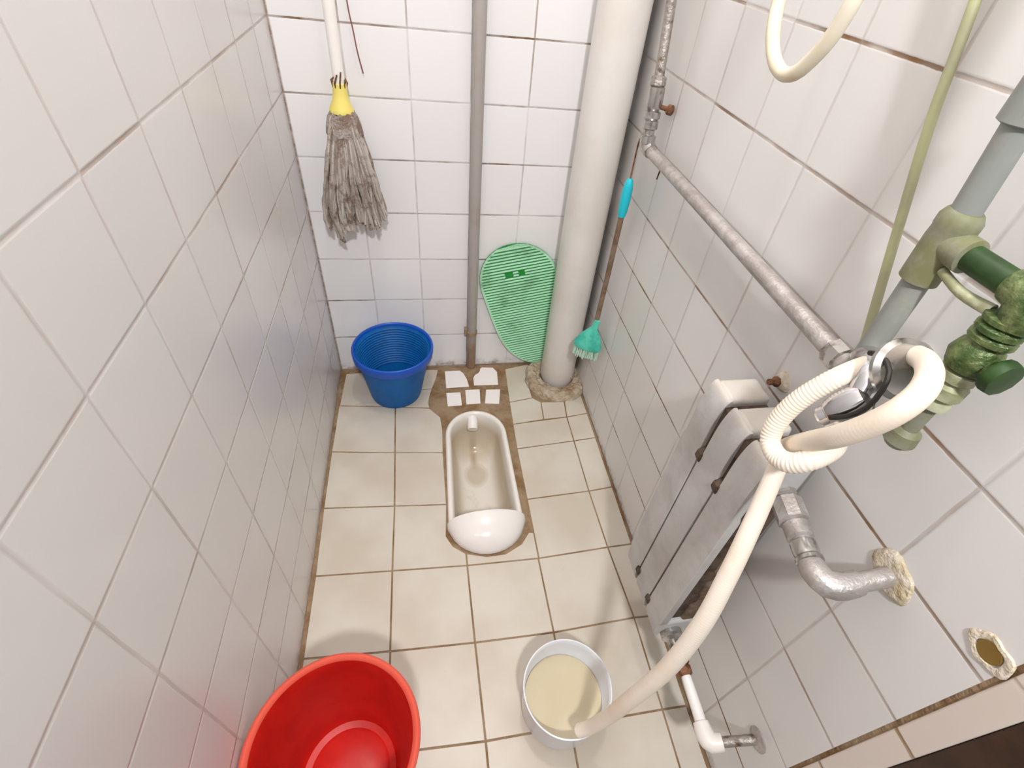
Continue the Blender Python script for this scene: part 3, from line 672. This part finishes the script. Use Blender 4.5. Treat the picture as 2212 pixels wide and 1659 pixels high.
m_hose = mat('cream_hose', (248, 236, 220), 0.42, col2=(240, 222, 200), scale=1.2, amount=0.7)
path = [(1280,1568,3.93,.085),(1318,1545,4.03,.088),(1360,1512,4.12,.09),(1440,1445,4.30,.09),(1515,1350,4.46,.088),(1572,1245,4.60,.086),(1622,1140,4.74,.082),(1662,1050,4.88,.078),(1683,1000,4.95,.076),
        (1700,968,4.92,.076),(1745,955,4.80,.076),(1810,942,4.72,.076),(1880,918,4.72,.075),(1945,885,4.76,.074),(1992,845,4.86,.074),(2008,805,4.98,.072),(1992,775,5.12,.07),(1950,765,5.24,.07),(1900,782,5.18,.07),
        (1850,798,5.0,.072),(1790,825,4.88,.072),(1725,865,4.78,.074),(1680,910,4.72,.076),(1664,950,4.70,.076),(1678,985,4.70,.077),(1710,1000,4.72,.077),(1755,992,4.80,.077),(1795,972,4.98,.076),(1808,955,5.14,.074)]
pts = [on_x(u, v, x) for u, v, x, r in path]
def corr(r, d, p):
    on = 1.0 if (d > 7.6) else 0.12
    return r*(1+0.03*on*math.sin(d*2*math.pi/0.028))
b = B(); b.tube([pts[0]+Vector((-.12, .02, -.25))]+pts, [path[0][3]]+[q[3] for q in path], seg=18, smooth=1, step=0.0055, rf=corr)
o = b.build('hose', m_hose, smooth=60); tag(o, 'thick cream corrugated hose knotted on the tap and hanging into the white tub', 'hose')

b = B()
sp = [(1765,-260,4.95),(1715,-120,4.9),(1683,0,4.85),(1670,70,4.82),(1672,125,4.8),(1690,158,4.8),(1718,158,4.8),(1752,130,4.8),(1790,88,4.8),(1822,40,4.8),(1850,-10,4.8),(1885,-90,4.85),(1925,-200,4.95)]
q = [on_x(u, v, x) for u, v, x in sp]
tl = q[0].copy(); q2 = [Vector((5.5, q[0].y+.35, 12.2)), Vector((5.2, q[0].y+.25, 10.8))]+q+[Vector((5.2, q[-1].y+.1, 10.8)), Vector((5.5, q[-1].y+.3, 12.0))]
b.tube(q2, 0.052, seg=14, smooth=1); o = b.build('hose', mat('ivory_hose', (236, 226, 204), 0.4, col2=(220, 206, 172), scale=1.5)); tag(o, 'thin ivory hose hanging in a U loop from above the frame', 'hose')
t = thing('hose_hook', (5.6, q[0].y+.3, 12.0), 'wall bracket above the frame that holds the ivory hose', 'hook')
B().box((5.45, q2[-1].y-.15, 11.95), (W, q2[0].y+.15, 12.3)).build('bracket', m_zinc, t, smooth=0, bevel=0.03)

# ------------------------------------------------------------------ grey supply pipe with tee, branch and valve
m_gp = mat('grey_supply_pipe', (140, 143, 138), 0.5, col2=(160, 160, 148), scale=2)
m_olive = mat('olive_grime_pipe', (120, 120, 84), 0.55, col2=(140, 140, 122), scale=4)
m_green = mat('dark_green_pipe', (34, 68, 12), 0.5, col2=(24, 52, 8), scale=4)
m_gval = mat('green_valve', (62, 84, 40), 0.4, 0.3, col2=(120, 130, 84), scale=7, bump=0.02)
m_pale = mat('pale_olive_fitting', (152, 154, 116), 0.4, 0.1, col2=(190, 192, 162), scale=6)
gx = 5.34
t = thing('supply_pipe', (gx, -7.1, 6.3), 'thick grey vertical supply pipe with a tee at the right edge of the picture', 'pipe')
b = B(); b.tube([(gx, -7.12, 6.31), (gx, -7.10, 7.02)], 0.085, seg=24); b.build('lower_pipe', m_gp, t)
b = B(); b.lathe([(0.09, 0.0), (0.12, 0.015), (0.125, 0.30), (0.12, 0.36), (0.125, 0.38), (0.125, 0.44), (0.105, 0.48), (0.095, 0.49)], (gx, -7.10, 6.98), seg=28)
b.lathe([(0.11, 0.05), (0.11, 0.2), (0.085, 0.21)], (gx, -7.10, 7.27), (0, -1, 0), seg=24); b.build('tee', m_olive, t)
b = B(); b.tube([(gx, -7.10, 7.42), (gx, -7.05, 7.96), (gx, -7.05, 8.02)], 0.085, seg=24); b.build('upper_pipe', m_gp, t)
b = B(); b.lathe([(0.09, 0.0), (0.12, 0.015), (0.12, 0.3), (0.09, 0.32)], (gx, -7.05, 7.93), seg=28); b.build('coupling', m_gp, t)
b = B(); b.tube([(gx, -7.05, 8.2), (gx, -7.03, 19.95)], 0.085, seg=24); b.build('riser', m_gp, t)
b = B(); b.tube([(gx, -7.28, 7.27), (gx, -7.60, 7.27), (gx, -7.67, 7.25)], 0.082, seg=20); b.build('branch', m_green, t)
b = B(); b.tube([(gx-0.02, -7.22, 7.13), (gx-0.04, -7.42, 7.10), (gx-0.02, -7.62, 7.11)], [0.03, 0.034, 0.04], seg=12, smooth=1); b.build('side_tube', m_pale, t)
b = B(); b.tube([(gx, -7.60, 7.27), (gx, -7.70, 7.27), (gx, -7.75, 7.21), (gx, -7.75, 7.10)], [0.10, 0.115, 0.115, 0.10], seg=20, smooth=1); b.build('branch_elbow', m_gval, t)
t = thing('stop_valve', (gx, -7.72, 6.0), 'dark green stop valve with ribbed unions, hanging below the green branch pipe', 'valve')
cy = -7.71
b = B(); b.lathe([(0.085, 0.0), (0.12, -0.02), (0.12, -0.05), (0.10, -0.06), (0.125, -0.08), (0.125, -0.11), (0.10, -0.12), (0.125, -0.14), (0.125, -0.17), (0.09, -0.19)], (gx, cy, 7.14), (0, 0.03, 1), seg=20); b.build('ribbed_union', m_gval, t)
b = B(); b.lathe([(0.085, -0.18), (0.12, -0.22), (0.145, -0.30), (0.12, -0.38), (0.09, -0.40)], (gx, cy, 7.14), seg=20); b.lathe([(0.07, 0), (0.075, 0.14), (0.05, 0.15)], (gx, cy, 6.84), (0, -1, 0), seg=16); b.build('valve_body', m_gval, t)
b = B(); b.lathe([(0.05, 0.13), (0.11, 0.15), (0.12, 0.18), (0.11, 0.22), (0.04, 0.23)], (gx, cy, 6.84), (0, -1, 0), seg=10); b.build('handwheel', m_green, t)
b = B(); b.lathe([(0.085, -0.40), (0.11, -0.41), (0.11, -0.47), (0.08, -0.49), (0.115, -0.52), (0.115, -0.60), (0.075, -0.62), (0.10, -0.66), (0.10, -0.70), (0.07, -0.72)], (gx, cy, 7.14), seg=20); b.build('lower_union', m_pale, t)
b = B(); b.tube([(gx, cy, 6.44), (gx, cy, 6.18)], 0.06, seg=16); b.build('tail', m_olive, t)
b = B(); b.lathe([(0.06, 0.0), (0.10, -0.03), (0.11, -0.12), (0.07, -0.17), (0.02, -0.18)], (gx, cy, 6.2), seg=18); b.build('end_cap', m_olive, t)

# slanting pale green tube
b = B(); b.tube([(5.60, -5.4, 10.6), (5.60, -6.085, 8.39), (5.60, -6.27, 7.75), (5.60, -6.53, 7.06), (5.63, -6.83, 6.22)], 0.036, seg=14, smooth=1)
o = b.build('plastic_tube', mat('pale_green_tube', (188, 190, 146), 0.4, col2=(170, 168, 134), scale=2)); tag(o, 'thin pale green plastic tube slanting down the right wall to the tap', 'tube')
for o in SC.objects:
    if '_o' in o: del o['_o']
